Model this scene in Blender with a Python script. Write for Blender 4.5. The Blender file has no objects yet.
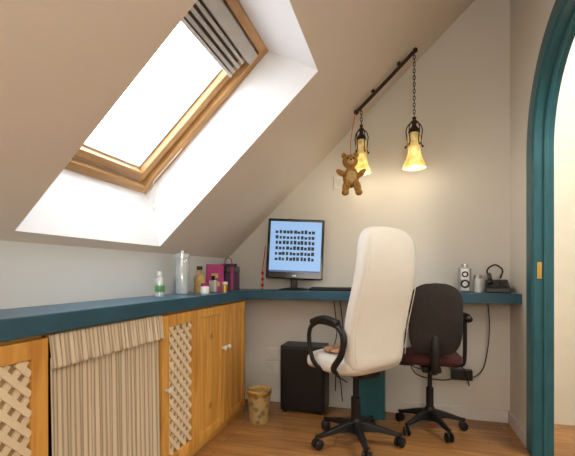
import bpy, math, random
from mathutils import Vector, Matrix
random.seed(4)
S=bpy.context.scene
S.view_settings.view_transform='Standard'
S.view_settings.look='None'
S.view_settings.exposure=0.2
# ------------------------------------------------ materials
def nmat(name):
    m=bpy.data.materials.new(name); m.use_nodes=True
    return m,m.node_tree,m.node_tree.nodes['Principled BSDF']
def mat(name,col,rough=0.6,metal=0.0,var=0.06,scale=12,bump=0.05,bscale=60,emis=None,es=0,spec=0.4):
    m,t,b=nmat(name)
    b.inputs['Roughness'].default_value=rough
    b.inputs['Metallic'].default_value=metal
    b.inputs['Specular IOR Level'].default_value=spec
    tc=t.nodes.new('ShaderNodeTexCoord')
    n=t.nodes.new('ShaderNodeTexNoise'); n.inputs['Scale'].default_value=scale; n.inputs['Detail'].default_value=4
    t.links.new(tc.outputs['Object'],n.inputs['Vector'])
    r=t.nodes.new('ShaderNodeValToRGB')
    r.color_ramp.elements[0].position=0.3; r.color_ramp.elements[1].position=0.7
    r.color_ramp.elements[0].color=[c*(1-var) for c in col]+[1]
    r.color_ramp.elements[1].color=[min(1,c*(1+var)) for c in col]+[1]
    t.links.new(n.outputs['Fac'],r.inputs['Fac']); t.links.new(r.outputs['Color'],b.inputs['Base Color'])
    if bump>0:
        n2=t.nodes.new('ShaderNodeTexNoise'); n2.inputs['Scale'].default_value=bscale; n2.inputs['Detail'].default_value=3
        t.links.new(tc.outputs['Object'],n2.inputs['Vector'])
        bp=t.nodes.new('ShaderNodeBump'); bp.inputs['Strength'].default_value=bump; bp.inputs['Distance'].default_value=0.01
        t.links.new(n2.outputs['Fac'],bp.inputs['Height']); t.links.new(bp.outputs['Normal'],b.inputs['Normal'])
    if emis:
        b.inputs['Emission Color'].default_value=(*emis,1); b.inputs['Emission Strength'].default_value=es
    return m
def woodmat(name,c1,c2,axis='Z',rough=0.45,knots=True):
    m,t,b=nmat(name); b.inputs['Roughness'].default_value=rough
    tc=t.nodes.new('ShaderNodeTexCoord'); mp=t.nodes.new('ShaderNodeMapping')
    sc={'X':(1.2,14,14),'Y':(14,1.2,14),'Z':(14,14,1.2)}[axis]
    mp.inputs['Scale'].default_value=sc
    t.links.new(tc.outputs['Object'],mp.inputs['Vector'])
    n=t.nodes.new('ShaderNodeTexNoise'); n.inputs['Scale'].default_value=1.6; n.inputs['Detail'].default_value=6; n.inputs['Distortion'].default_value=1.2
    t.links.new(mp.outputs['Vector'],n.inputs['Vector'])
    r=t.nodes.new('ShaderNodeValToRGB'); e=r.color_ramp.elements
    e[0].position=0.35; e[0].color=(*c2,1); e[1].position=0.62; e[1].color=(*c1,1)
    t.links.new(n.outputs['Fac'],r.inputs['Fac'])
    out=r.outputs['Color']
    if knots:
        v=t.nodes.new('ShaderNodeTexVoronoi'); v.inputs['Scale'].default_value=5.5
        t.links.new(tc.outputs['Object'],v.inputs['Vector'])
        kr=t.nodes.new('ShaderNodeValToRGB'); kr.color_ramp.elements[0].position=0.05; kr.color_ramp.elements[1].position=0.13
        kr.color_ramp.elements[0].color=(0.35,0.35,0.35,1); kr.color_ramp.elements[1].color=(1,1,1,1)
        t.links.new(v.outputs['Distance'],kr.inputs['Fac'])
        mx=t.nodes.new('ShaderNodeMixRGB'); mx.blend_type='MULTIPLY'; mx.inputs['Fac'].default_value=0.8
        t.links.new(out,mx.inputs['Color1']); t.links.new(kr.outputs['Color'],mx.inputs['Color2']); out=mx.outputs['Color']
    t.links.new(out,b.inputs['Base Color'])
    bp=t.nodes.new('ShaderNodeBump'); bp.inputs['Strength'].default_value=0.08; bp.inputs['Distance'].default_value=0.01
    t.links.new(n.outputs['Fac'],bp.inputs['Height']); t.links.new(bp.outputs['Normal'],b.inputs['Normal'])
    return m
def floormat():
    m,t,b=nmat('laminate_floor'); b.inputs['Roughness'].default_value=0.34
    tc=t.nodes.new('ShaderNodeTexCoord'); br=t.nodes.new('ShaderNodeTexBrick')
    t.links.new(tc.outputs['Object'],br.inputs['Vector'])
    br.inputs['Scale'].default_value=1; br.inputs['Brick Width'].default_value=0.9; br.inputs['Row Height'].default_value=0.115
    br.inputs['Mortar Size'].default_value=0.0018; br.offset=0.37
    br.inputs['Color1'].default_value=(0.36,0.17,0.055,1); br.inputs['Color2'].default_value=(0.50,0.25,0.085,1); br.inputs['Mortar'].default_value=(0.12,0.05,0.02,1)
    mp=t.nodes.new('ShaderNodeMapping'); mp.inputs['Scale'].default_value=(2,22,1)
    t.links.new(tc.outputs['Object'],mp.inputs['Vector'])
    n=t.nodes.new('ShaderNodeTexNoise'); n.inputs['Scale'].default_value=2; n.inputs['Detail'].default_value=6; n.inputs['Distortion'].default_value=.8
    t.links.new(mp.outputs['Vector'],n.inputs['Vector'])
    r=t.nodes.new('ShaderNodeValToRGB'); r.color_ramp.elements[0].position=.3; r.color_ramp.elements[1].position=.65
    r.color_ramp.elements[0].color=(.6,.55,.5,1); r.color_ramp.elements[1].color=(1.1,1.1,1.1,1)
    t.links.new(n.outputs['Fac'],r.inputs['Fac'])
    mx=t.nodes.new('ShaderNodeMixRGB'); mx.blend_type='MULTIPLY'; mx.inputs['Fac'].default_value=1
    t.links.new(br.outputs['Color'],mx.inputs['Color1']); t.links.new(r.outputs['Color'],mx.inputs['Color2'])
    t.links.new(mx.outputs['Color'],b.inputs['Base Color'])
    return m
def stripemat():
    m,t,b=nmat('striped_linen'); b.inputs['Roughness'].default_value=0.9
    tc=t.nodes.new('ShaderNodeTexCoord'); w=t.nodes.new('ShaderNodeTexWave'); w.bands_direction='Y'
    w.inputs['Scale'].default_value=19; w.inputs['Distortion'].default_value=0.3
    t.links.new(tc.outputs['Object'],w.inputs['Vector'])
    r=t.nodes.new('ShaderNodeValToRGB'); e=r.color_ramp.elements
    e[0].position=0.15; e[0].color=(0.42,0.34,0.24,1); e[1].position=0.40; e[1].color=(0.70,0.61,0.46,1)
    t.links.new(w.outputs['Fac'],r.inputs['Fac']); t.links.new(r.outputs['Color'],b.inputs['Base Color'])
    return m
def emis(name,col,s):
    m,t,b=nmat(name); b.inputs['Base Color'].default_value=(*[c*.1 for c in col],1)
    b.inputs['Emission Color'].default_value=(*col,1); b.inputs['Emission Strength'].default_value=s
    b.inputs['Roughness'].default_value=.3
    return m
def clearmat(name,tint,fac=0.25):
    m=bpy.data.materials.new(name); m.use_nodes=True; t=m.node_tree; t.nodes.clear()
    o=t.nodes.new('ShaderNodeOutputMaterial'); tr=t.nodes.new('ShaderNodeBsdfTransparent'); tr.inputs[0].default_value=(*tint,1)
    g=t.nodes.new('ShaderNodeBsdfGlossy'); g.inputs['Roughness'].default_value=.08
    d=t.nodes.new('ShaderNodeBsdfDiffuse'); d.inputs[0].default_value=(*tint,1)
    a=t.nodes.new('ShaderNodeMixShader'); a.inputs[0].default_value=.5
    t.links.new(g.outputs[0],a.inputs[1]); t.links.new(d.outputs[0],a.inputs[2])
    x=t.nodes.new('ShaderNodeMixShader'); x.inputs[0].default_value=fac
    t.links.new(tr.outputs[0],x.inputs[1]); t.links.new(a.outputs[0],x.inputs[2]); t.links.new(x.outputs[0],o.inputs[0])
    return m
def shademat():
    m=bpy.data.materials.new('amber_glass_shade'); m.use_nodes=True; t=m.node_tree; t.nodes.clear()
    o=t.nodes.new('ShaderNodeOutputMaterial'); tl=t.nodes.new('ShaderNodeBsdfTranslucent')
    tc=t.nodes.new('ShaderNodeTexCoord'); n=t.nodes.new('ShaderNodeTexNoise'); n.inputs['Scale'].default_value=28
    t.links.new(tc.outputs['Object'],n.inputs['Vector'])
    r=t.nodes.new('ShaderNodeValToRGB'); r.color_ramp.elements[0].position=.35; r.color_ramp.elements[1].position=.65
    r.color_ramp.elements[0].color=(.66,.52,.20,1); r.color_ramp.elements[1].color=(.90,.84,.58,1)
    t.links.new(n.outputs['Fac'],r.inputs['Fac']); t.links.new(r.outputs[0],tl.inputs[0])
    e=t.nodes.new('ShaderNodeEmission'); e.inputs['Strength'].default_value=.08; t.links.new(r.outputs[0],e.inputs[0])
    d=t.nodes.new('ShaderNodeBsdfPrincipled'); t.links.new(r.outputs[0],d.inputs['Base Color']); d.inputs['Roughness'].default_value=.25
    a=t.nodes.new('ShaderNodeMixShader'); a.inputs[0].default_value=.5
    t.links.new(tl.outputs[0],a.inputs[1]); t.links.new(d.outputs[0],a.inputs[2])
    s=t.nodes.new('ShaderNodeAddShader'); t.links.new(a.outputs[0],s.inputs[0]); t.links.new(e.outputs[0],s.inputs[1]); t.links.new(s.outputs[0],o.inputs[0])
    return m
M={}
M['wall']=mat('cream_wall_paint',(0.74,0.72,0.665),.9,var=.02,scale=2,bump=.04,bscale=120,spec=.2)
M['knee']=mat('knee_wall_paint',(0.68,0.70,0.70),.9,var=.02,scale=2,bump=.04,bscale=120,spec=.2)
M['ceil']=mat('sloped_ceiling_paint',(0.75,0.68,0.60),.9,var=.03,scale=2,bump=.04,bscale=120,spec=.2)
M['white']=mat('white_reveal_paint',(0.86,0.87,0.88),.8,var=.01,bump=.02)
M['trimw']=mat('white_trim',(0.75,0.73,0.69),.5,var=.02,bump=0)
M['teal']=mat('teal_painted_wood',(0.022,0.115,0.145),.38,var=.12,scale=9,bump=.05,bscale=30)
M['tealc']=mat('teal_counter_paint',(0.030,0.100,0.155),.35,var=.12,scale=9,bump=.05,bscale=30)
M['pine']=woodmat('knotty_pine',(0.78,0.43,0.10),(0.57,0.26,0.045))
M['pineY']=woodmat('pine_rail',(0.74,0.41,0.10),(0.54,0.25,0.05),'Y',knots=False)
M['velux']=woodmat('lacquered_window_pine',(0.62,0.37,0.15),(0.42,0.22,0.075),'X',.35,False)
M['veluxY']=woodmat('lacquered_window_pine_cross',(0.62,0.37,0.15),(0.42,0.22,0.075),'Y',.35,False)
M['lattice']=mat('cream_lattice',(0.84,0.72,0.52),.6)
M['latback']=mat('lattice_backing',(0.46,0.31,0.16),.8)
M['dark']=mat('dark_recess',(0.05,0.035,0.025),.9)
M['floor']=floormat(); M['stripe']=stripemat()
M['black']=mat('black_plastic',(0.010,0.010,0.011),.4,var=.1,bump=.03)
M['gloss']=mat('gloss_black',(0.008,0.008,0.009),.15,bump=0)
M['leather']=mat('white_leather',(0.78,0.755,0.70),.45,var=.03,scale=5,bump=.08,bscale=90)
M['maroon']=mat('maroon_fabric',(0.075,0.022,0.022),.85,var=.2,scale=60,bump=.3,bscale=300)
M['greyfab']=mat('charcoal_fabric',(0.026,0.020,0.019),.8,var=.2,scale=60,bump=.3,bscale=300)
M['iron']=mat('wrought_iron',(0.05,0.03,0.02),.5,.6,bump=.2)
M['chrome']=mat('brushed_metal',(0.6,0.6,0.6),.25,1,bump=0)
M['brass']=mat('brass',(0.75,0.5,0.15),.3,1,bump=0)
M['fur']=mat('teddy_fur',(0.46,0.24,0.055),.95,var=.35,scale=60,bump=.9,bscale=260)
M['furl']=mat('teddy_muzzle_fur',(0.70,0.48,0.2),.95,var=.2,scale=60,bump=.8,bscale=260)
M['plastw']=mat('white_plastic',(0.8,0.8,0.78),.35,bump=0)
M['silver']=mat('silver_plastic',(0.40,0.41,0.42),.3,.5,bump=0)
M['red']=mat('red_cord',(0.6,0.03,0.03),.6)
M['pink']=mat('magenta_card',(0.42,0.025,0.18),.5)
M['purple']=mat('purple_box',(0.05,0.015,0.05),.5)
M['green']=mat('green_label',(0.10,0.30,0.12),.5)
M['shade']=shademat()
M['bulb']=emis('warm_bulb',(1,.90,.70),6)
M['screen']=emis('lit_screen',(0.30,0.52,0.84),0.78)
M['bar']=emis('screen_taskbar',(0.03,0.08,0.2),1)
M['icon']=mat('screen_icons',(0.01,0.015,0.03),.4,bump=0)
M['pane']=clearmat('window_glass',(1,1,1),.04)
M['clear']=clearmat('clear_plastic',(.93,.96,.97),.3)
M['frost']=clearmat('milky_plastic',(.9,.93,.93),.6)
M['blind']=mat('grey_blind',(0.55,0.53,0.50),.6)
M['blindd']=mat('brown_blind_fabric',(0.13,0.10,0.075),.8)
M['hall']=mat('hall_wall_paint',(0.80,0.76,0.67),.9,var=.02,bump=.02)
# ------------------------------------------------ geometry helpers
def add(name,verts,faces,m,parent=None,smooth=False,bevel=0,sub=0):
    me=bpy.data.meshes.new(name); me.from_pydata([tuple(v) for v in verts],[],faces); me.update()
    import bmesh
    bm=bmesh.new(); bm.from_mesh(me); bmesh.ops.recalc_face_normals(bm,faces=bm.faces[:]); bm.to_mesh(me); bm.free()
    o=bpy.data.objects.new(name,me); S.collection.objects.link(o)
    if m: me.materials.append(M[m] if isinstance(m,str) else m)
    if smooth:
        for p in me.polygons: p.use_smooth=True
    if parent: o.parent=parent
    if bevel>0:
        b=o.modifiers.new('bevel','BEVEL'); b.width=bevel; b.segments=2; b.limit_method='ANGLE'
    if sub:
        s=o.modifiers.new('sub','SUBSURF'); s.levels=sub; s.render_levels=sub
    return o
BF=[(0,1,3,2),(4,6,7,5),(0,4,5,1),(2,3,7,6),(0,2,6,4),(1,5,7,3)]
def bx(lo,hi): return [(x,y,z) for x in (lo[0],hi[0]) for y in (lo[1],hi[1]) for z in (lo[2],hi[2])]
def box(name,lo,hi,m,parent=None,bevel=0.003):
    return add(name,bx(lo,hi),BF,m,parent,bevel=bevel)
def boxes(name,lst,m,parent=None,bevel=0):
    V=[];F=[]
    for lo,hi in lst:
        k=len(V); V+=bx(lo,hi); F+=[tuple(i+k for i in f) for f in BF]
    return add(name,V,F,m,parent,bevel=bevel)
def loft(name,rings,m,parent=None,smooth=True,cap=True,sub=0,loop=False):
    V=[];F=[];n=len(rings[0])
    for r in rings: V+=list(r)
    R=len(rings)
    for i in range(R if loop else R-1):
        a=i*n;b=((i+1)%R)*n
        for j in range(n): F.append((a+j,a+(j+1)%n,b+(j+1)%n,b+j))
    if cap and not loop: F.append(tuple(range(n))); F.append(tuple(range((R-1)*n,R*n)))
    return add(name,V,F,m,parent,smooth,sub=sub)
def lathe(name,prof,c,m,parent=None,n=28,cap=True,smooth=True):
    rings=[[(c[0]+r*math.cos(a*2*math.pi/n),c[1]+r*math.sin(a*2*math.pi/n),c[2]+z) for a in range(n)] for r,z in prof]
    o=loft(name,rings,m,parent,smooth,cap)
    e=o.modifiers.new('es','EDGE_SPLIT'); e.split_angle=math.radians(40)
    return o
def catmull(P,k=6):
    P=[Vector(p) for p in P]; out=[]
    Q=[P[0]*2-P[1]]+P+[P[-1]*2-P[-2]]
    for i in range(1,len(Q)-2):
        for s in range(k):
            t=s/k; a,b,c,d=Q[i-1:i+3]
            out.append(0.5*((2*b)+(c-a)*t+(2*a-5*b+4*c-d)*t*t+(3*b-a-3*c+d)*t**3))
    out.append(P[-1]); return out
def tube(name,P,r,m,parent=None,smoothpath=True,n=8,sx=1.0):
    pts=catmull(P) if smoothpath else [Vector(p) for p in P]
    rings=[];prev=None
    for i,p in enumerate(pts):
        t=(pts[min(i+1,len(pts)-1)]-pts[max(i-1,0)]).normalized()
        if prev is None:
            a=t.cross(Vector((0,0,1)))
            if a.length<.1: a=t.cross(Vector((1,0,0)))
        else: a=prev-t*prev.dot(t)
        a.normalize(); b=t.cross(a); prev=a
        rings.append([p+a*r*sx*math.cos(2*math.pi*j/n)+b*r*math.sin(2*math.pi*j/n) for j in range(n)])
    return loft(name,rings,m,parent)
def ell(name,c,r,m,parent=None,rot=None,n=20):
    V=[];F=[];h=n//2
    R=rot.to_matrix() if rot else Matrix.Identity(3)
    for i in range(h+1):
        for j in range(n):
            p=math.pi*i/h; t=2*math.pi*j/n
            v=R@Vector((r[0]*math.sin(p)*math.cos(t),r[1]*math.sin(p)*math.sin(t),r[2]*math.cos(p)))
            V.append(Vector(c)+v)
    for i in range(h):
        for j in range(n): F.append((i*n+j,i*n+(j+1)%n,(i+1)*n+(j+1)%n,(i+1)*n+j))
    o=add(name,V,F,m,parent,True)
    import bmesh
    bm=bmesh.new(); bm.from_mesh(o.data); bmesh.ops.remove_doubles(bm,verts=bm.verts,dist=1e-6); bmesh.ops.recalc_face_normals(bm,faces=bm.faces[:]); bm.to_mesh(o.data); bm.free()
    for p in o.data.polygons: p.use_smooth=True
    return o
def group(name,loc=(0,0,0),rz=0,rot=None,sc=None):
    e=bpy.data.objects.new(name,None); e.empty_display_size=.1; e.location=loc
    e.rotation_euler=rot if rot else (0,0,rz); S.collection.objects.link(e)
    if sc: e.scale=sc
    return e
def sq(w,h,n=32,p=4.0):
    out=[]
    for i in range(n):
        a=2*math.pi*i/n; c,s=math.cos(a),math.sin(a)
        out.append((w*math.copysign(abs(c)**(2/p),c),h*math.copysign(abs(s)**(2/p),s)))
    return out
# ------------------------------------------------ room shell
XL,XR,YB,YF=-1.20,0.635,2.67,-2.2
T=0.955; ZK=1.0; ZC=2.65
XC=XL+(ZC-ZK)/T
def sz(x): return ZK+T*(x-XL)
box('floor',(XL-.05,YF-.05,-.05),(2.3,3.0,0),'floor',bevel=0)
add('wall_left',bx((XL-.05,YF,0),(XL,YB,ZK)),BF,'knee')
def poly_wall(name,y0,y1,m):
    P=[(XL,0),(XR+.07,0),(XR+.07,ZC),(XC,ZC),(XL,ZK)]
    V=[(x,y0,z) for x,z in P]+[(x,y1,z) for x,z in P]
    F=[(0,1,2,3,4),(5,6,7,8,9)]+[(i,(i+1)%5,5+(i+1)%5,5+i) for i in range(5)]
    return add(name,V,F,m)
poly_wall('wall_back',YB,YB+.06,'wall'); poly_wall('wall_front',YF-.06,YF,'wall')
hx0,hx1,hy0,hy1=-1.167,-.355,.98,1.77
xs=[XL,hx0,hx1,XC]; ys=[YF,hy0,hy1,YB]
V=[];F=[]
for x in xs:
    for y in ys: V.append((x,y,sz(x)))
for i in range(3):
    for j in range(3):
        if (i,j)!=(1,1): F.append((i*4+j,(i+1)*4+j,(i+1)*4+j+1,i*4+j+1))
k=len(V); V+=[(XR,YF,ZC),(XR,YB,ZC)]; F.append((12,k,k+1,15))
add('ceiling',V,F,'ceil')
wx0,wx1,off=-1.253,-.592,.354
A=[(hx0,hy0,sz(hx0)),(hx0,hy1,sz(hx0)),(hx1,hy1,sz(hx1)),(hx1,hy0,sz(hx1))]
B=[(wx0,hy0,sz(wx0)+off),(wx0,hy1,sz(wx0)+off),(wx1,hy1,sz(wx1)+off),(wx1,hy0,sz(wx1)+off)]
add('trim_1',A+B,[(i,(i+1)%4,4+(i+1)%4,4+i) for i in range(4)],'white')
al=math.atan(T); L=(wx1-wx0)/math.cos(al); W=hy1-hy0
win=group('window_1',(wx0,hy0,sz(wx0)+off),rot=(0,-al,0))
def wframe(nm,u0,u1,v0,v1,w,z0,z1,ma,mb,bev=.004):
    box(nm+'_side_a',(u0,v0,z0),(u1,v0+w,z1),ma,win,bev); box(nm+'_side_b',(u0,v1-w,z0),(u1,v1,z1),ma,win,bev)
    box(nm+'_bottom',(u0,v0+w,z0),(u0+w,v1-w,z1),mb,win,bev); box(nm+'_top',(u1-w,v0+w,z0),(u1,v1-w,z1),mb,win,bev)
wframe('frame',0,L,0,W,.042,-.005,.10,'velux','veluxY')
wframe('seal',.042,L-.042,.042,W-.042,.012,.03,.10,'trimw','trimw',0)
wframe('sash',.054,L-.054,.054,W-.054,.040,.018,.09,'velux','veluxY')
wframe('bead',.094,L-.094,.094,W-.094,.010,.05,.08,'blind','blind',0)
box('pane',(.1,.1,.065),(L-.1,W-.1,.069),'pane',win,0)
box('blind_cassette',(L-.11,.06,-.02),(L-.055,W-.06,.02),'blind',win,.004)
box('blind_fabric',(L-.20,.075,.012),(L-.10,W-.10,.018),'blindd',win,0)
for i in range(3):
    box('blind_fold_%d'%i,(L-.135-.028*i,.07,-.006),(L-.120-.028*i,W-.085,.014),'blind',win,.003)
box('blind_bottom_rail',(L-.212,.07,-.004),(L-.198,W-.085,.018),'trimw',win,.002)
dn=Vector((-math.sin(al),0,-math.cos(al))); p0=Vector((.085,W-.03,-.012))
tube('blind_cord',[tuple(p0+Vector((.22,0,.0))),tuple(p0+Vector((.11,0,0))),tuple(p0),tuple(p0+dn*.06),tuple(p0+dn*.12)],.002,'plastw',win,False)
tube('blind_tassel',[tuple(p0+dn*.115),tuple(p0+dn*.145)],.005,'plastw',win,False)
# right wall with arched opening
cy,cz=1.74,1.50; ro=.47
ysamp=[cy-ro*math.cos(math.pi*i/32) for i in range(33)]
def archz(y,r): return cz+math.sqrt(max(0,r*r-(y-cy)**2))
V=[];F=[]
def q(pts):
    k=len(V); V.extend(pts); F.append(tuple(range(k,k+len(pts))))
for X in (XR,XR+.07):
    q([(X,YF,0),(X,cy-ro,0),(X,cy-ro,ZC),(X,YF,ZC)])
    q([(X,cy+ro,0),(X,YB,0),(X,YB,ZC),(X,cy+ro,ZC)])
    for a,b in zip(ysamp,ysamp[1:]): q([(X,a,archz(a,ro)),(X,b,archz(b,ro)),(X,b,ZC),(X,a,ZC)])
for a,b in zip(ysamp,ysamp[1:]): q([(XR,a,archz(a,ro)),(XR,b,archz(b,ro)),(XR+.07,b,archz(b,ro)),(XR+.07,a,archz(a,ro))])
for y in (cy-ro,cy+ro): q([(XR,y,0),(XR+.07,y,0),(XR+.07,y,cz),(XR,y,cz)])
add('wall_right',V,F,'wall')
door=group('door_1')
def archsweep(nm,ri,ra,x0,x1,m):
    rings=[]; pts=[]
    for i in range(5): pts.append(('s',1,cz*i/5))
    for i in range(33): pts.append(('a',math.pi*i/32,0))
    for i in range(5): pts.append(('s',-1,cz*(4-i)/5))
    for k_,u,z in pts:
        if k_=='s': pi_=(cy+u*ri,z); po=(cy+u*ra,z)
        else: pi_=(cy+ri*math.cos(u),cz+ri*math.sin(u)); po=(cy+ra*math.cos(u),cz+ra*math.sin(u))
        rings.append([(x0,pi_[0],pi_[1]),(x1,pi_[0],pi_[1]),(x1,po[0],po[1]),(x0,po[0],po[1])])
    o=loft(nm,rings,m,door,smooth=False); b=o.modifiers.new('b','BEVEL'); b.width=.004; b.segments=2; b.limit_method='ANGLE'
archsweep('casing',.458,.545,XR-.018,XR,'teal')
archsweep('lining',.453,.4695,XR-.012,XR+.078,'teal')
archsweep('stop',.444,.454,XR+.03,XR+.05,'teal')
box('strike_plate',(XR+.004,cy+.4495,.87),(XR+.024,cy+.454,.95),'brass',door,.001)
box('wall_hall_back',(XR+.07,2.72,0),(2.3,2.78,2.65),'hall',bevel=0)
box('wall_hall_right',(2.2,-1,0),(2.26,2.72,2.65),'hall',bevel=0)
box('wall_hall_front',(XR+.07,-1.06,0),(2.26,-1,2.65),'hall',bevel=0)
box('ceiling_hall',(XR+.07,-1,2.65),(2.26,2.78,2.7),'white',bevel=0)
box('baseboard_back',(XL,YB-.014,0),(XR,YB,.075),'trimw')
box('baseboard_right',(XR-.014,cy+.547,0),(XR,YB-.014,.075),'trimw')
# ------------------------------------------------ counter
CT,CB=.785,.728
ct=group('wall_counter')
add('counter_top',[(XL,-.1,CB),(-.945,-.1,CB),(-.945,2.42,CB),(XR,2.42,CB),(XR,YB,CB),(XL,YB,CB),
 (XL,-.1,CT),(-.945,-.1,CT),(-.945,2.42,CT),(XR,2.42,CT),(XR,YB,CT),(XL,YB,CT)],
 [(0,1,2,5),(2,3,4,5),(6,7,8,11),(8,9,10,11),(0,1,7,6),(1,2,8,7),(2,3,9,8),(3,4,10,9),(4,5,11,10),(5,0,6,11)],'tealc',ct,bevel=.004)
box('support_leg',(-.27,2.50,0),(-.09,2.65,CB),'teal',ct)
# ------------------------------------------------ cabinets
cb=group('built_in_cabinet')
XF=-.975
box('plinth',(XL+.02,-.05,0),(XF-.015,2.385,.05),'dark',cb)
box('bottom_board',(XL+.005,-.05,.045),(XF-.003,2.398,.065),'pineY',cb)
box('end_panel',(XL+.005,2.382,0),(XF,2.40,CB-.002),'pine',cb)
box('back_board',(XL+.003,-.05,.05),(XL+.01,2.38,CB-.002),'dark',cb)
box('top_rail',(XF-.018,-.05,CB-.03),(XF-.003,2.398,CB-.002),'pineY',cb)
box('base_rail',(XF-.018,-.05,.0),(XF-.004,2.398,.045),'pineY',cb)
for i,y in enumerate([-.05,.265,.575,.90,1.455,1.762,2.07]):
    box('divider_%d'%i,(XL+.012,y,.05),(XF-.003,y+.018,CB-.004),'pine',cb)
def knob(nm,y,z):
    o=lathe(nm,[(.002,0),(.006,.002),(.006,.012),(.011,.018),(.013,.024),(.008,.030),(.001,.031)],(0,0,0),'plastw',cb,16)
    o.rotation_euler=(0,math.pi/2,0); o.location=(XF+.018,y,z)
def door_lattice(nm,y0,y1,ky):
    z0,z1=.05,CB-.012; w=.052; X0,X1=XF,XF+.02
    boxes(nm+'_frame',[((X0,y0,z0),(X1,y0+w,z1)),((X0,y1-w,z0),(X1,y1,z1)),((X0,y0+w,z1-w),(X1,y1-w,z1)),((X0,y0+w,z0),(X1,y1-w,z0+w))],'pine',cb,.003)
    a0,a1,b0,b1=y0+w,y1-w,z0+w,z1-w
    box(nm+'_backing',(X0,a0,b0),(X0+.003,a1,b1),'latback',cb,0)
    V=[];F=[];hw=.0105
    for s,xo in ((1,X0+.004),(-1,X0+.010)):
        c=-1.0
        while c<2.0:
            lo,hi=a0,a1
            if s>0: lo=max(lo,a0+(b0-c)); hi=min(hi,a0+(b1-c))
            else: lo=max(lo,a0+(c-b1)); hi=min(hi,a0+(c-b0))
            if hi-lo>.008:
                p=Vector((lo,s*(lo-a0)+c)); q_=Vector((hi,s*(hi-a0)+c)); d=(q_-p).normalized(); n=Vector((-d.y,d.x))*hw
                cs=[p+n,q_+n,q_-n,p-n]; k=len(V)
                cs=[Vector((min(max(v.x,a0-.004),a1+.004),min(max(v.y,b0-.004),b1+.004))) for v in cs]
                V+=[(xo,v.x,v.y) for v in cs]+[(xo+.006,v.x,v.y) for v in cs]
                F+=[(k,k+1,k+2,k+3),(k+4,k+5,k+6,k+7)]+[(k+i,k+(i+1)%4,k+4+(i+1)%4,k+4+i) for i in range(4)]
            c+=.054
    add(nm+'_lattice',V,F,'lattice',cb)
    knob(nm+'_knob',ky,.40)
def door_plank(nm,y0,y1,ky):
    z0,z1=.05,CB-.012; X0,X1=XF,XF+.02; w=.045
    boxes(nm+'_frame',[((X0,y0,z0),(X1,y0+w,z1)),((X0,y1-w,z0),(X1,y1,z1)),((X0,y0+w,z1-w),(X1,y1-w,z1)),((X0,y0+w,z0),(X1,y1-w,z0+w))],'pine',cb,.003)
    n=3; ww=(y1-y0-2*w)/n
    boxes(nm+'_planks',[((X0,y0+w+i*ww+.001,z0+w-.002),(X1-.008,y0+w+(i+1)*ww-.001,z1-w+.002)) for i in range(n)],'pine',cb,.003)
    knob(nm+'_knob',ky,.48)
door_plank('door_a',-.03,.272,.25); door_plank('door_b',.276,.582,.30)
door_lattice('door_c',.588,.905,.615)
door_lattice('door_d',1.468,1.768,1.492)
door_plank('door_e',1.774,2.076,2.05); door_plank('door_f',2.082,2.396,2.105)
cu=group('cabinet_curtain')
def cloth(nm,z0,z1,ny,fr,amp,x0,flare,seed,y0=.922,yw=.531):
    random.seed(seed); ph=[random.uniform(-.6,.6) for _ in range(60)]
    nz=14;V=[];F=[]
    for i in range(nz+1):
        v=i/nz; z=z1+(z0-z1)*v
        for j in range(ny+1):
            y=y0+yw*j/ny; t=j/ny*fr; pi_=ph[int(t)%60]*(1-(t%1))+ph[(int(t)+1)%60]*(t%1)
            a=amp*(.35+.65*v if flare else 1)
            x=x0+a*math.sin(2*math.pi*t+pi_)+.3*a*math.sin(4.3*math.pi*t+pi_*3+v)+flare*.012*v
            V.append((x,y,z+.003*math.sin(2*math.pi*t)*(v>.99)))
    for i in range(nz):
        for j in range(ny): k=i*(ny+1)+j; F.append((k,k+1,k+ny+2,k+ny+1))
    o=add(nm,V,F,'stripe',cu,True); s=o.modifiers.new('sol','SOLIDIFY'); s.thickness=.002
cloth('curtain_panel',.035,.655,260,12,.0065,XF+.008,1,2,.919,.535)
cloth('gathered_valance',.625,CB-.006,260,22,.004,XF+.017,1,5,.907,.556)
tube('curtain_rod',[(XF+.006,.919,.70),(XF+.006,1.454,.70)],.004,'chrome',cu,False)
# ------------------------------------------------ pendant bar lamp
pl=group('pendant_lamp')
yb=2.45
def cp(x,dn=.0): return (x,yb,sz(x)-dn)
tube('bar',[cp(-.255,.03),cp(-.15,.032),cp(-.03,.032),cp(.085,.03)],.011,'iron',pl,True,8,1.3)
for i,x in enumerate((-.16,-.01)):
    n_=Vector((T,0,-1)).normalized(); p=Vector(cp(x))
    tube('mount_%d'%i,[p+n_*.0,p+n_*.025],.012,'iron',pl,False)
for i,x in enumerate((-.255,.085)):
    ell('bar_finial_%d'%i,cp(x,.03),(.016,.016,.016),'iron',pl,n=12)
def chain(nm,x,y,z0,z1):
    n=max(3,int((z0-z1)/.019)); V=[];F=[]
    st=(z0-z1)/n
    for i in range(n):
        zc=z0-st*(i+.5); ax=(1,0) if i%2 else (0,1)
        rr=[];K=10
        for j in range(K):
            a=2*math.pi*j/K; c=Vector((ax[0]*.0065*math.cos(a),ax[1]*.0065*math.cos(a),st*.66*math.sin(a)))
            nn=Vector((ax[0]*math.cos(a),ax[1]*math.cos(a),math.sin(a))); bb=Vector((ax[1],ax[0],0))
            rr.append([Vector((x,y,zc))+c+nn*.0022*math.cos(b)+bb*.0022*math.sin(b) for b in (0,math.pi/2,math.pi,3*math.pi/2)])
        k=len(V)
        for r in rr: V+=r
        for a in range(K):
            for b in range(4): F.append((k+a*4+b,k+a*4+(b+1)%4,k+((a+1)%K)*4+(b+1)%4,k+((a+1)%K)*4+b))
    add(nm,V,F,'iron',pl,True)
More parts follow.
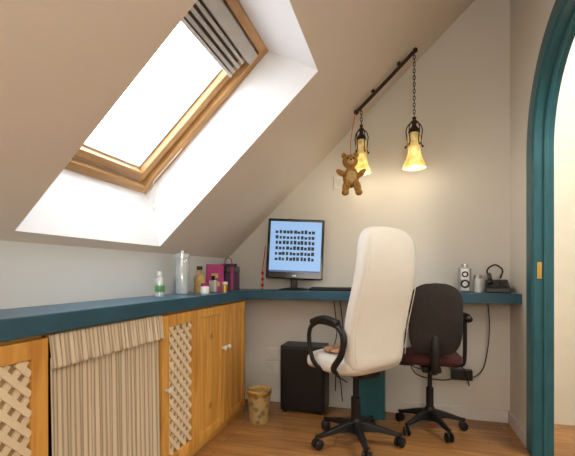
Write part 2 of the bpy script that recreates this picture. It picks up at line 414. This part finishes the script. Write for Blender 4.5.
def lampu(i,x,y,ztop,zt,zb,s):
    chain('chain_%d'%i,x,y,ztop,zt)
    H=zt-zb
    lathe('cap_%d'%i,[(.003,0),(.012*s,-.004),(.010*s,-.02),(.020*s,-.028),(.012*s,-.045),(.016*s,-.06),(.030*s,-.075),(.034*s,-.09),(.030*s,-.092)],(x,y,zt),'iron',pl,20)
    for k_ in range(5):
        a=2*math.pi*k_/5+.3; c,s_=math.cos(a),math.sin(a)
        P=[(.014,-.03),(.036,-.045),(.048,-.075),(.044,-.11),(.040,-.15),(.050,-.175),(.054,-.165)]
        tube('scroll_%d_%d'%(i,k_),[(x+c*r*s,y+s_*r*s,zt+z) for r,z in P],.0032,'iron',pl,n=6)
    prof=[(.024,-.085),(.036,-.105),(.038,-.13),(.034,-.165),(.037,-.195),(.048,-.225),(.064,-.255),(.068,-.27)]
    k2=H/.27
    pr=[(r*s,z*k2) for r,z in prof]+[((r-.003)*s,z*k2) for r,z in reversed(prof)]
    lathe('glass_shade_%d'%i,pr,(x,y,zt),'shade',pl,28,cap=False)
    ell('bulb_%d'%i,(x,y,zt-.19*k2),(.018,.018,.03),'bulb',pl,n=14)
    l=bpy.data.lights.new('pendant_glow',type='POINT'); l.energy=1.1; l.color=(1,.86,.66); l.shadow_soft_size=.03
    lo=bpy.data.objects.new('glow_%d'%i,l); lo.location=(x,y,zb-.02); lo.parent=pl; S.collection.objects.link(lo)
lampu(0,-.225,2.45,sz(-.225)-.035,1.795,1.50,.85)
lampu(1,.080,2.45,sz(.080)-.035,1.81,1.51,1.0)
# ------------------------------------------------ teddy bear
tb=group('teddy_bear',(-.272,2.31,1.362),rz=math.radians(12),sc=(1.18,1.18,1.18))
from mathutils import Euler
parts=[ell('p',(0,0,.07),(.040,.034,.050),'fur',tb),
 ell('p',(-.004,-.006,.147),(.038,.034,.034),'fur',tb),
 ell('p',(-.034,-.002,.178),(.014,.008,.014),'fur',tb),ell('p',(.026,-.002,.178),(.014,.008,.014),'fur',tb),
 ell('p',(-.048,-.02,.088),(.030,.013,.014),'fur',tb,Euler((0,.5,.3))),ell('p',(.048,-.02,.085),(.030,.013,.014),'fur',tb,Euler((0,-.7,-.3))),
 ell('p',(-.026,-.035,.018),(.018,.020,.036),'fur',tb,Euler((-.35,.15,0))),ell('p',(.028,-.035,.018),(.018,.020,.036),'fur',tb,Euler((-.35,-.15,0))),
 ell('p',(-.031,-.052,-.012),(.018,.023,.015),'fur',tb),ell('p',(.033,-.052,-.012),(.018,.023,.015),'fur',tb)]
V=[];F=[]
for p in parts:
    k=len(V); V+=[v.co.copy() for v in p.data.vertices]; F+=[tuple(i+k for i in f.vertices) for f in p.data.polygons]
    bpy.data.objects.remove(p)
o=add('body',V,F,'fur',tb,True); r=o.modifiers.new('rm','REMESH'); r.mode='VOXEL'; r.voxel_size=.0035; r.use_smooth_shade=True
sm=o.modifiers.new('sm','SMOOTH'); sm.factor=.5; sm.iterations=3
ell('muzzle',(-.004,-.037,.138),(.017,.014,.013),'furl',tb); ell('nose',(-.004,-.051,.143),(.006,.004,.004),'gloss',tb,n=10)
ell('eye_1',(-.018,-.036,.155),(.0042,.004,.0045),'gloss',tb,n=10); ell('eye_2',(.010,-.037,.155),(.0042,.004,.0045),'gloss',tb,n=10)
ell('tummy',(0,-.021,.068),(.026,.016,.033),'furl',tb)
tube('hanging_string',[(0,0,.17),(.005,.05,.27),(.035,.108,.435)],.0015,'red',tb)
# ------------------------------------------------ monitor
mo=group('computer_monitor',(-.675,2.56,CT),rz=math.radians(13))
lathe('stand_foot',[(.001,0),(.10,0),(.102,.006),(.07,.012),(.03,.016),(.001,.017)],(0,.0,0),'black',mo,32)
box('stand_neck',(-.022,.005,.012),(.022,.03,.16),'black',mo,.006)
mh=group('monitor_head',(0,0,.0)); mh.parent=mo; mh.location=(0,0,.07); mh.rotation_euler=(math.radians(-4),math.radians(2.5),0)
w,h=.187,.40
box('bezel_body',(-w,-.022,0),(w,.018,h),'gloss',mh,.008)
box('rear_hump',(-w*.6,.016,.06),(w*.6,.04,h-.08),'black',mh,.012)
box('display',(-w+.018,-.0235,.045),(w-.018,-.0215,h-.02),'screen',mh,0)
box('taskbar',(-w+.018,-.0242,.045),(w-.018,-.0234,.056),'bar',mh,0)
ic=[]
for r_ in range(6):
    for c_ in range(11):
        xx=-.125+c_*.024+random.uniform(-.002,.002); zz=.12+r_*.036; wd=random.uniform(.007,.010)
        ic.append(((xx-wd,-.0243,zz),(xx+wd,-.0234,zz+random.uniform(.016,.026))))
boxes('icon_grid',ic,'icon',mh)
box('bezel_logo',(-.012,-.0232,.018),(.012,-.0215,.026),'silver',mh,0)
rc=group('hanging_charm',(-.885,2.53,CT))
tube('cord',[(0,0,.0),(.003,.0,.06),(.0,0,.13),(.012,0,.22),(.02,.0,.29)],.003,'red',rc)
for i,z in enumerate((.02,.06,.10)): ell('bead_%d'%i,(.0,0,z+.012),(.010,.010,.013),'red',rc,n=12)
kb=group('computer_keyboard',(-.385,2.515,CT),rz=math.radians(4))
box('tray',(-.17,-.06,.0),(.15,.07,.016),'black',kb,.005)
boxes('keys',[((-.16+i*.0205,-.05+j*.022,.016),(-.16+i*.0205+.017,-.05+j*.022+.018,.022)) for i in range(15) for j in range(5)],'gloss',kb,.002)
# ------------------------------------------------ items on left counter
bt=group('plastic_bottle',(-1.09,1.65,CT))
lathe('bottle',[(.001,0),(.02,0),(.022,.01),(.021,.06),(.018,.085),(.010,.095),(.010,.102)],(0,0,0),'frost',bt)
lathe('bottle_cap',[(.001,.1),(.012,.1),(.012,.118),(.001,.12)],(0,0,0),'plastw',bt)
lathe('bottle_label',[(.0222,.025),(.0226,.026),(.0226,.054),(.0222,.055)],(0,0,0),'green',bt,cap=False)
jg=group('clear_storage_jar',(-1.10,1.87,CT))
lathe('jar',[(.001,0),(.036,0),(.038,.01),(.037,.19),(.034,.195),(.034,.004),(.001,.004)],(0,0,0),'clear',jg)
lathe('lid',[(.001,.19),(.040,.19),(.040,.212),(.012,.216),(.010,.228),(.001,.23)],(0,0,0),'frost',jg)
lathe('contents',[(.001,.006),(.031,.006),(.031,.10),(.001,.105)],(0,0,0),'frost',jg)
cj=group('cosmetic_jar',(-1.03,1.99,CT))
lathe('glass',[(.001,0),(.022,0),(.024,.008),(.024,.035),(.02,.04),(.001,.04)],(0,0,0),'plastw',cj)
lathe('lid',[(.001,.04),(.022,.04),(.022,.055),(.001,.056)],(0,0,0),'pink',cj)
cj2=group('cosmetic_bottle',(-1.10,2.06,CT))
lathe('body',[(.001,0),(.030,0),(.031,.09),(.014,.105),(.014,.13),(.001,.132)],(0,0,0),'furl',cj2)
lathe('cap',[(.001,.13),(.016,.13),(.016,.15),(.001,.151)],(0,0,0),'gloss',cj2)
cj3=group('perfume_bottle',(-1.05,2.13,CT))
box('flask',(-.022,-.014,0),(.022,.014,.07),'frost',cj3,.006); lathe('stopper',[(.001,.07),(.010,.07),(.012,.095),(.001,.096)],(0,0,0),'gloss',cj3,16)
pk=group('pill_jar',(-.99,2.16,CT))
lathe('body',[(.001,0),(.018,0),(.019,.04),(.014,.046),(.001,.046)],(0,0,0),'brass',pk,20); lathe('cap',[(.001,.046),(.017,.046),(.017,.06),(.001,.061)],(0,0,0),'plastw',pk,20)
tc_=group('tea_tin',(-1.155,1.965,CT))
lathe('body',[(.001,0),(.026,0),(.026,.085),(.001,.086)],(0,0,0),'plastw',tc_,24); lathe('label',[(.0262,.02),(.0266,.021),(.0266,.06),(.0262,.061)],(0,0,0),'green',tc_,24,cap=False)
lathe('lid',[(.001,.086),(.027,.086),(.027,.098),(.001,.099)],(0,0,0),'silver',tc_,24)
cc=group('greeting_card',(-1.10,2.25,CT),rz=math.radians(35))
add('folded_sheet',[(-.05,-.03,0),(.055,-.03,0),(.055,-.002,.165),(-.05,-.002,.165),(-.05,.03,0),(.055,.03,0),(-.05,-.001,.166),(.055,-.001,.166)],[(0,1,2,3),(4,5,7,6)],'pink',cc)
boxes('printed_panel',[((-.03,-.026,.03),(.03,-.019,.06)),((-.02,-.018,.08),(.02,-.010,.11))],'furl',cc)
gb=group('gift_box',(-1.055,2.42,CT),rz=math.radians(20))
box('carton',(-.045,-.035,0),(.045,.035,.14),'purple',gb,.003); box('carton_lid',(-.048,-.038,.115),(.048,.038,.152),'gloss',gb,.003)
boxes('ribbon',[((-.008,-.0395,.0),(.008,-.035,.154)),((-.008,-.039,.151),(.008,.039,.155))],'pink',gb)
bg_=group('paper_bag',(-1.13,2.53,CT),rz=math.radians(15))
add('bag',[(-.05,-.03,0),(.05,-.03,0),(.05,.03,0),(-.05,.03,0),(-.055,-.012,.17),(.055,-.012,.17),(.055,.012,.175),(-.055,.012,.175)],[(0,1,2,3),(0,1,5,4),(1,2,6,5),(2,3,7,6),(3,0,4,7)],'purple',bg_)
tube('bag_handle',[(-.025,-.012,.165),(-.02,-.014,.20),(.0,-.014,.215),(.02,-.014,.20),(.025,-.012,.165)],.003,'pink',bg_,n=6)
# ------------------------------------------------ right counter items
sp=group('desktop_speaker',(.365,2.54,CT),rz=math.radians(-5))
box('cabinet',(-.034,-.04,.0),(.034,.04,.15),'silver',sp,.012)
for i,(z,r_) in enumerate(((.05,.025),(.105,.018))):
    o=lathe('driver_%d'%i,[(r_,0),(r_,.004),(r_*.85,.004),(r_*.4,-.004),(.001,-.002)],(0,0,0),'black',sp,24,cap=False); o.rotation_euler=(math.pi/2,0,0); o.location=(0,-.041,z)
lathe('volume_knob',[(.001,.15),(.02,.15),(.02,.165),(.001,.166)],(0,0,0),'chrome',sp)
cn=group('white_canister',(.435,2.53,CT))
lathe('body',[(.001,0),(.022,0),(.024,.01),(.024,.08),(.001,.081)],(0,0,0),'plastw',cn); lathe('lid',[(.001,.081),(.022,.081),(.020,.10),(.001,.102)],(0,0,0),'silver',cn)
ph=group('desk_telephone',(.54,2.545,CT),rz=math.radians(-8))
add('base',[(-.065,-.07,0),(.065,-.07,0),(.065,.08,0),(-.065,.08,0),(-.06,-.065,.03),(.06,-.065,.03),(.06,.075,.075),(-.06,.075,.075)],[(0,1,2,3),(4,5,6,7),(0,1,5,4),(1,2,6,5),(2,3,7,6),(3,0,4,7)],'black',ph,bevel=.006)
tube('handset',[(-.038,-.055,.052),(-.04,-.045,.07),(-.04,.0,.088),(-.04,.05,.102),(-.038,.062,.088)],.014,'gloss',ph)
boxes('keypad',[((-.01+i*.02,-.045+j*.024,.033+j*.0078),(.004+i*.02,-.03+j*.024,.047+j*.0078)) for i in range(3) for j in range(4)],'black',ph,.002)
tube('coiled_loop',[(-.04,.06,.08),(-.05,.05,.13),(-.01,.05,.16),(.03,.055,.13),(.02,.06,.08)],.005,'black',ph)
# ------------------------------------------------ subwoofer, bin
sw=group('subwoofer',(-.60,2.475,0))
box('cabinet',(-.145,0,.015),(.145,.175,.43),'black',sw,.006)
box('front_grille',(-.135,-.008,.03),(.135,.002,.415),'black',sw,.004)
for i,(x,y) in enumerate(((-.12,.02),(.12,.02),(-.12,.15),(.12,.15))): lathe('foot_%d'%i,[(.001,0),(.014,0),(.014,.016),(.001,.016)],(x,y,0),'black',sw,12)
def binmat():
    m,t,b=nmat('printed_bin'); tc=t.nodes.new('ShaderNodeTexCoord'); v=t.nodes.new('ShaderNodeTexVoronoi'); v.inputs['Scale'].default_value=28
    t.links.new(tc.outputs['Object'],v.inputs['Vector']); r=t.nodes.new('ShaderNodeValToRGB'); e=r.color_ramp.elements
    e[0].color=(.25,.20,.13,1); e[0].position=.25; e[1].color=(.55,.42,.18,1); e[1].position=.5
    t.links.new(v.outputs['Distance'],r.inputs['Fac']); t.links.new(r.outputs[0],b.inputs['Base Color']); b.inputs['Roughness'].default_value=.5; return m
M['bin']=binmat()
wb=group('waste_bin',(-.82,2.28,0))
lathe('bucket',[(.001,0),(.055,0),(.072,.19),(.075,.195),(.075,.2),(.069,.2),(.052,.006),(.001,.006)],(0,0,0),'bin',wb)
lathe('rim_band',[(.0715,.17),(.075,.17),(.077,.185),(.0735,.185)],(0,0,0),'brass',wb)
def plate(nm,x,z):
    g=group(nm,(x,YB,z)); box('plate',(-.043,-.008,-.043),(.043,0,.043),'plastw',g,.003); box('rocker',(-.02,-.011,-.022),(.02,-.007,.022),'trimw',g,.002)
plate('light_switch',-.385,1.50); plate('wall_socket',-.86,.33); plate('wall_socket',-.765,.33); plate('wall_socket',-.86,.235); plate('wall_socket',-.765,.235)
cab=group('power_cables')
def cable(i,P,r=.0035): tube('cable_%d'%i,P,r,'black',cab,n=6)
cable(0,[(.50,2.60,.727),(.505,2.58,.60),(.50,2.60,.45),(.47,2.60,.32),(.40,2.6,.27),(.30,2.62,.30)])
cable(1,[(-.42,2.62,.727),(-.40,2.62,.5),(-.43,2.60,.35),(-.38,2.62,.2),(-.36,2.60,.06)])
cable(2,[(-.38,2.62,.727),(-.36,2.62,.55),(-.34,2.60,.3),(-.40,2.62,.25),(-.41,2.62,.12)])
cable(3,[(.0,2.62,.727),(-.02,2.62,.5),(.05,2.60,.34),(.16,2.62,.30),(.22,2.62,.36),(.36,2.60,.33),(.40,2.60,.22)])
cable(4,[(.05,2.64,.35),(.10,2.60,.27),(.24,2.62,.24),(.34,2.62,.26)])
cable(5,[(-.44,2.64,.30),(-.36,2.6,.26),(-.33,2.61,.33),(-.40,2.61,.36),(-.43,2.62,.25),(-.33,2.62,.18)])
box('power_strip',(.30,2.605,.25),(.42,2.655,.31),'black',cab,.004)
# ------------------------------------------------ chairs
def starbase(g,R,m,hubz=.09,rot=0,cm='black'):
    for i in range(5):
        a=rot+2*math.pi*i/5; c,s=math.cos(a),math.sin(a); rings=[]
        for t,wd,zt,zb in ((.02,.026,hubz+.035,hubz-.02),(R*.5,.02,hubz+.015,hubz-.015),(R-.012,.014,hubz-.012,hubz-.03),(R+.008,.010,hubz-.016,hubz-.028)):
            rings.append([(c*t-s*wd*k,s*t+c*wd*k,z) for k,z in ((-1,zb),(1,zb),(.7,zt),(-.7,zt))])
        o=loft('base_arm_%d'%i,rings,m,g,smooth=False); b=o.modifiers.new('b','BEVEL'); b.width=.004; b.segments=2
        a2=a+random.uniform(-1,1); cc_,ss=math.cos(a2),math.sin(a2); cx,cy_=c*R,s*R
        for k in (-1,1):
            w=lathe('caster_%d_%d'%(i,k),[(.001,-.009),(.020,-.009),(.026,-.005),(.026,.005),(.020,.009),(.001,.009)],(0,0,0),cm,g,18)
            w.rotation_euler=(math.pi/2,0,a2); w.location=(cx-ss*k*.014,cy_+cc_*k*.014,.0262)
        lathe('caster_stem_%d'%i,[(.007,.026),(.007,.062),(.013,.062),(.013,.07)],(cx,cy_,0),cm,g,10)
    lathe('hub',[(.001,hubz-.03),(.035,hubz-.03),(.035,hubz+.03),(.028,hubz+.045),(.001,hubz+.045)],(0,0,0),m,g)
def cushion(nm,secs,m,g,n=36,p=4.0,sub=1):
    rings=[]
    for (cx,cy_,cz_),hw,ht,(ty,tz) in secs:
        rings.append([(cx+u,cy_+v*ty,cz_+v*tz) for u,v in sq(hw,ht,n,p)])
    return loft(nm,rings,m,g,sub=sub)
ex=group('executive_office_chair',(-.225,2.14,0),rz=math.atan2(.80,.60))
starbase(ex,.225,'black',.085,rot=.35)
lathe('gas_lift',[(.001,.12),(.026,.12),(.026,.24),(.016,.245),(.016,.385),(.001,.385)],(0,0,0),'black',ex)
box('tilt_mechanism',(-.07,-.11,.36),(.07,.10,.40),'black',ex,.01)
secs=[]
for i in range(15):
    t=i/14; y=-.17+.37*t
    e=min(t,1-t)*2; rr=(1-(1-min(1,e*3.2))**2)**.5 if e*3.2<1 else 1
    hw=.205*(.80+.20*rr) ; ht=.052*(.45+.55*rr)
    if t in (0,1): hw*=.93; ht*=.55
    zc=.450-.018*math.sin(math.pi*t)+(-.02*(t-.8)*5 if t>.8 else 0)
    secs.append(((0,y,zc),hw,ht,(0,1)))
cushion('seat',secs,'leather',ex,p=3.6)
secs=[]; N=22
for i in range(N+1):
    t=i/N; z=.41+.715*t
    y=-.125-.04*t-.040*t*t-.018*math.sin(math.pi*t*1.0+.3)+.02*math.sin(2*math.pi*t)
    wb_=.186+.028*math.sin(math.pi*min(1,t*.95+.12))
    e=(1-t)/.14; ct_=(1-(1-e)**2)**.5 if e<1 else 1
    e2=t/.10; cb_=(1-(1-e2)**2)**.5 if e2<1 else 1
    hw=wb_*(.60+.40*ct_)*(.80+.20*cb_); ht=.050*(.25+.75*ct_)*(.4+.6*cb_)
    secs.append(((0,y,z),hw,ht,(1,.12)))
cushion('backrest',secs,'leather',ex,p=3.4)
def seam(off):
    pts=[]
    for (c,hw,ht,_) in secs[2:-1]: pts.append((off*(hw-.018),c[1]-ht*.93,c[2]))
    tube('seam_%s'%('l' if off<0 else 'r'),pts,.0022,'leather',ex,False,6)
seam(-1);seam(1)
for s in (-1,1):
    X=s*.230
    D=-.02
    tube('arm_loop_%s'%('l' if s<0 else 'r'),[(s*.15,.07+D,.405),(s*.20,.08+D,.41),(X,.10+D,.45),(X,.13+D,.53),(X,.125+D,.61),(X,.07+D,.65),(X,0+D,.655),(X,-.08+D,.64),(X,-.115+D,.59),(X,-.10+D,.51),(X,-.05+D,.44),(s*.20,-.035+D,.41),(s*.15,-.035+D,.405)],.011,'black',ex,n=10,sx=1.4)
    tube('arm_pad_%s'%('l' if s<0 else 'r'),[(X,.11+D,.647),(X,.06+D,.665),(X,0+D,.672),(X,-.08+D,.657)],.017,'black',ex,n=10)
ell('seat_throw',(-.07,.05,.495),(.09,.09,.016),mat('patterned_cloth',(.55,.30,.18),.9,var=.7,scale=40,bump=.3),ex)
tk=group('task_chair',(.165,2.435,0),rz=math.radians(4),sc=(.86,.86,1))
starbase(tk,.215,'black',.085,rot=.1)
lathe('gas_lift',[(.001,.12),(.024,.12),(.024,.24),(.015,.245),(.015,.36),(.001,.36)],(0,0,0),'black',tk)
box('tilt_mechanism',(-.06,-.10,.34),(.06,.08,.375),'black',tk,.01)
secs2=[]
for i in range(15):
    t=i/14; y=-.17+.35*t; e=min(t,1-t)*2; rr=(1-(1-min(1,e*2.4))**2)**.5
    secs2.append(((0,y,.42-(.02*(t-.8)*5 if t>.8 else 0)),.19*(.6+.4*rr),.036*(.4+.6*rr),(0,1)))
cushion('seat',secs2,'maroon',tk,p=3)
def tback(nm,y0,th,scale,m):
    s3=[]
    for i in range(19):
        t=i/18; z=.46+.385*t; zc=.66; z=zc+(z-zc)*scale
        y=y0-.03*t+.03*math.sin(math.pi*t)*-.6
        e=min(1,(1-t)/.3); e2=min(1,t/.35)
        hw=.158*scale*(.36+.64*(1-(1-e)**2)**.5)*(.52+.48*(1-(1-e2)**2)**.5)
        s3.append(((0,y,z),hw,th*(.4+.6*min(1,e*2))*(.4+.6*min(1,e2*2)),(1,0)))
    cushion(nm,s3,m,tk,p=2.8)
tback('back_cushion',-.178,.028,.96,'maroon'); tback('back_shell',-.205,.022,1.0,'greyfab')
tube('back_post',[(0,-.06,.36),(0,-.17,.36),(0,-.235,.40),(0,-.245,.50),(0,-.228,.60)],.016,'black',tk,sx=1.7)
for s in (-1,1):
    X=s*.215
    tube('arm_post_%s'%('l' if s<0 else 'r'),[(s*.10,.0,.375),(s*.19,.0,.375),(X,-.01,.42),(X,-.02,.64)],.013,'black',tk)
    tube('arm_pad_%s'%('l' if s<0 else 'r'),[(X,-.12,.645),(X,-.06,.655),(X,.03,.655),(X,.10,.642)],.018,'black',tk,sx=1.5)
# ------------------------------------------------ lights
w=bpy.data.worlds.new('sky'); S.world=w; w.use_nodes=True
bg=w.node_tree.nodes['Background']; bg.inputs[0].default_value=(.90,.95,1,1); bg.inputs[1].default_value=8.0
pt=bpy.data.lights.new('skylight_portal','AREA'); pt.shape='RECTANGLE'; pt.size=L; pt.size_y=W; pt.cycles.is_portal=True
po=bpy.data.objects.new('skylight_portal',pt); po.parent=win; po.location=(L/2,W/2,.12); S.collection.objects.link(po)
def area(nm,loc,rot,size,e,col):
    l=bpy.data.lights.new(nm,'AREA'); l.size=size; l.energy=e; l.color=col; o=bpy.data.objects.new(nm,l); o.location=loc; o.rotation_euler=rot; S.collection.objects.link(o)
area('room_overhead_fill',(.05,-.7,2.5),(math.radians(25),0,0),.8,58,(1,.94,.86))  # unseen fill added overhead behind the camera to brighten the room
for nm,loc,en,col,rad in (('room_low_fill',(.30,-.75,1.25),33,(1,.90,.78),.3),('hall_light',(1.35,1.4,2.35),52,(1,.95,.86),.15)):  # first entry is an added low fill, unseen, lifting the sloped ceiling
    l=bpy.data.lights.new(nm,'POINT'); l.energy=en; l.color=col; l.shadow_soft_size=rad
    o=bpy.data.objects.new(nm,l); o.location=loc; S.collection.objects.link(o)
# ------------------------------------------------ camera
cd=bpy.data.cameras.new('camera'); co=bpy.data.objects.new('camera',cd); S.collection.objects.link(co); S.camera=co
cd.sensor_width=36; cd.lens=36*400/575; cd.shift_y=(272.5-228)/575; cd.clip_start=.02
co.location=(0,0,.9); co.rotation_euler=(math.radians(90),0,math.atan(.28125))
